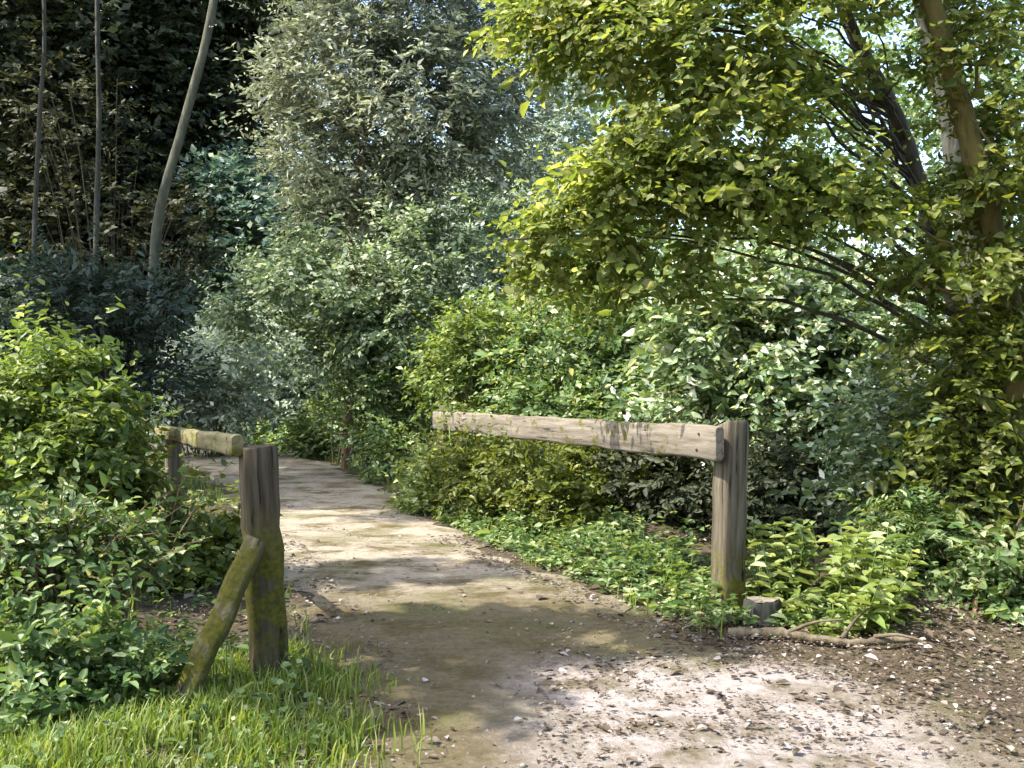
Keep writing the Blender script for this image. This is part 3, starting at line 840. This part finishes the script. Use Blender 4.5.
# ------------------------------------------------------------------ fallen branch, stump
def add_branch():
    a, b = W(728, 652, 5.62), W(915, 668, 5.3)
    a[2] = b[2] = 0
    root = thing('fallen_branch', (a[0], a[1], 0.03), 'dead brown branch lying along the edge of the pale leaf litter', 'branch')
    mb = MB()
    d = b - a
    pts = curve_pts([[0, 0, 0.02], d * .35 + [0, .05, .035], d * .7 + [0, -.02, .03], d + [0, .03, .05]], 24, 0.004)
    for p in pts:
        p[2] += float(ground_z(a[0] + p[0], a[1] + p[1]))
    tube(mb, pts - np.array([0, 0, .022]), 0.032, 0.016, 8, 0.2)
    for t, v in ((8, (0.25, -.14, .10)), (14, (.22, .16, .14)), (18, (.2, -.15, .02))):
        tube(mb, curve_pts([pts[t], pts[t] + np.array(v) * .5 + [0, 0, .02], pts[t] + np.array(v)], 6), 0.014, 0.005, 5)
    mb.build('limb', M['twig'], root, smooth=True)


add_branch()

sb = under(763, 5.95)
stump = thing('tree_stump', (sb[0], sb[1], float(ground_z(*sb))), 'short dark stump with a paler cut top beside the square right post', 'stump')
mb = MB()
a = np.arange(20) * 2 * np.pi / 20
prof = 1 + 0.13 * np.sin(3 * a + 1) + 0.08 * np.sin(5 * a) + 0.05 * np.sin(9 * a + 2)
zs, rs = [-0.08, 0.0, 0.04, 0.09, 0.145, 0.155], [0.20, 0.165, 0.122, 0.105, 0.098, 0.088]
V = np.array([np.column_stack([np.cos(a) * r_ * prof, np.sin(a) * r_ * prof, np.full(20, z) + rng.normal(0, .004, 20)]) for z, r_ in zip(zs, rs)])
i = np.arange(len(zs) - 1)[:, None] * 20
j = np.arange(20)[None]
k = (j + 1) % 20
mb.add(V, np.stack([i + j, i + k, i + k + 20, i + j + 20], -1).reshape(-1, 4))
mb.build('trunk', M['bark_rot'], stump, smooth=True)
mb = MB()
mb.add(np.vstack([np.column_stack([np.cos(a) * .085 * prof, np.sin(a) * .085 * prof, np.full(20, 0.1565)])]), [list(range(20))])
mb.build('cut_top', M['rail_pale'], stump)


# ------------------------------------------------------------------ grass, ground plants, litter: stuff
def scatter(n, x0, x1, y0, y1, keep):
    x, y = rng.uniform(x0, x1, n), rng.uniform(y0, y1, n)
    k = keep(x, y)
    x, y = x[k], y[k]
    return np.column_stack([x, y, ground_z(x, y)])


def outside(x, y):
    return np.maximum(edge_l(y) - x, x - edge_r(y))


def blades(mb, P, h, w):
    n = len(P)
    a = rng.uniform(0, 6.28, n)
    lean = rng.uniform(0.1, 0.75, n)
    H = h * rng.uniform(0.45, 1.25, n)
    dv = np.stack([np.cos(a), np.sin(a), np.zeros(n)], -1)
    s = np.stack([-np.sin(a), np.cos(a), np.zeros(n)], -1) * (w * rng.uniform(.6, 1.3, n))[:, None]
    up = np.array([0, 0, 1.0])
    p1 = P + dv * (lean * H * .3)[:, None] + up * (H * .55)[:, None]
    p2 = P + dv * (lean * H)[:, None] + up * (H * (1 - .35 * lean))[:, None]
    base = P - up * 0.02
    V = np.stack([base - s, base + s, p1 + s * .8, p1 - s * .8, p2], 1).reshape(-1, 3)
    i = np.arange(n)[:, None] * 5
    mb.add(V, i + np.array([0, 1, 2, 3]))
    mb.add(np.zeros((0, 3)), np.zeros((0, 4), int))
    mb.f.append((i + np.array([3, 2, 4])) + (mb.n - len(V)))


gm = MB()
P = scatter(30000, -3.2, -0.3, 2.6, 5.3, lambda x, y: (edge_l(y) - x + 0.22 * rng.uniform(-1, 1, len(x)) ** 3 * 1.6 > -0.06 + 0.1 * np.sin(9 * y)) & (clump_noise(np.column_stack([x, y, 0 * x]), 0.45, 5) > -.30))
blades(gm, P, 0.135, 0.0042)
tag(gm.build('grass', M['grass']), kind='stuff')

gm = MB()
P = scatter(52000, -9, 6, 4.4, 20, lambda x, y: (outside(x, y) > -0.08) & (outside(x, y) < 1.1) & (clump_noise(np.column_stack([x, y, 0 * x]), .6, 8) > 0.05) & ~((x > 1.2) & (y < 5.7)))
blades(gm, P, 0.16, 0.005)
tag(gm.build('verge_grass', M['grass']), kind='stuff')

gm = MB()
P = scatter(42000, -9, 8, 4.2, 22, lambda x, y: (outside(x, y) > 0.05) & (clump_noise(np.column_stack([x, y, 0 * x]), .8, 9) > -.1) & ~((x > 1.5) & (y < 5.6)))
P[:, 2] += rng.uniform(0.01, 0.16, len(P))
a = rng.uniform(0, 6.28, len(P))
leaves(gm, P, np.stack([np.cos(a), np.sin(a), rng.uniform(-.3, .4, len(P))], -1), np.tile([0, 0, 1.0], (len(P), 1)) + rng.normal(0, .35, (len(P), 3)), 0.06 * rng.uniform(.6, 1.4, len(P)), 0.65, True)
P = scatter(3000, -3.2, -0.4, 2.6, 5.4, lambda x, y: edge_l(y) - x > 0.0)
P[:, 2] += rng.uniform(0.02, 0.10, len(P))
a = rng.uniform(0, 6.28, len(P))
leaves(gm, P, np.stack([np.cos(a), np.sin(a), rng.uniform(-.2, .4, len(P))], -1), np.tile([0, 0, 1.0], (len(P), 1)) + rng.normal(0, .3, (len(P), 3)), 0.03 * np.exp(rng.normal(0, .35, len(P))), 0.8, True)
P = scatter(60000, -2.5, 2.6, 5.75, 12, lambda x, y: (x - edge_r(y) > -0.02) & (x - edge_r(y) < 1.3) & (clump_noise(np.column_stack([x, y, 0 * x]), .5, 14) > -.12))
hgt = 0.05 + 0.22 * np.clip(clump_noise(P * [1, 1, 0], .5, 14) + .25, 0, 1) * np.clip((P[:, 0] - edge_r(P[:, 1])) / .3, .15, 1)
P[:, 2] += hgt * rng.uniform(0.1, 1, len(P))
a = rng.uniform(0, 6.28, len(P))
leaves(gm, P, np.stack([np.cos(a), np.sin(a), rng.uniform(-.3, .4, len(P))], -1), np.tile([0, 0, 1.0], (len(P), 1)) + rng.normal(0, .35, (len(P), 3)), 0.055 * np.exp(rng.normal(0, .3, len(P))), 0.55, True)
tag(gm.build('undergrowth', M['l_mid']), kind='stuff')

gm = MB()
def litter_keep(x, y):
    c = clump_noise(np.column_stack([x, y, 0 * x]), .7, 21)
    o = outside(x, y)
    return ((o > -0.45) & (c + 0.4 * rng.uniform(-1, 1, len(x)) > 0.15)) | ((x > 0.1) & (y < 5.35) & (c + .5 * rng.uniform(-1, 1, len(x)) > -.05)) | ((o > -0.35) & (x > 0.8) & (y < 6.2)) | (rng.uniform(0, 1, len(x)) < .04)


P = scatter(75000, -3.5, 4.5, 2.8, 9, litter_keep)
P[:, 2] += 0.028 + rng.uniform(0, 0.02, len(P))
a = rng.uniform(0, 6.28, len(P))
leaves(gm, P, np.stack([np.cos(a), np.sin(a), rng.normal(0, .12, len(P))], -1), np.tile([0, 0, 1.0], (len(P), 1)) + rng.normal(0, .18, (len(P), 3)), 0.019 * np.exp(rng.normal(0, .5, len(P))), 0.6, True, 0.12)
tag(gm.build('leaf_litter', M['litter']), kind='stuff')

gm = MB()
P = scatter(5000, -3.5, 3.5, 3.0, 12, lambda x, y: (outside(x, y) < 0.05))
ico = np.array([[1, 0, 0], [-1, 0, 0], [0, 1, 0], [0, -1, 0], [0, 0, .7], [0, 0, -.7]], float)
n = len(P)
s = (0.006 + 0.012 * rng.uniform(0, 1, n) ** 3)[:, None, None]
V = P[:, None] + [0, 0, 0.022] + (ico[None] * rng.uniform(.6, 1.3, (n, 6, 1))) * s
tri = np.array([[0, 2, 4], [2, 1, 4], [1, 3, 4], [3, 0, 4], [2, 0, 5], [1, 2, 5], [3, 1, 5], [0, 3, 5]])
gm.add(V.reshape(-1, 3), (np.arange(n)[:, None, None] * 6 + tri[None]).reshape(-1, 3))
tag(gm.build('gravel', M['stone']), kind='stuff')
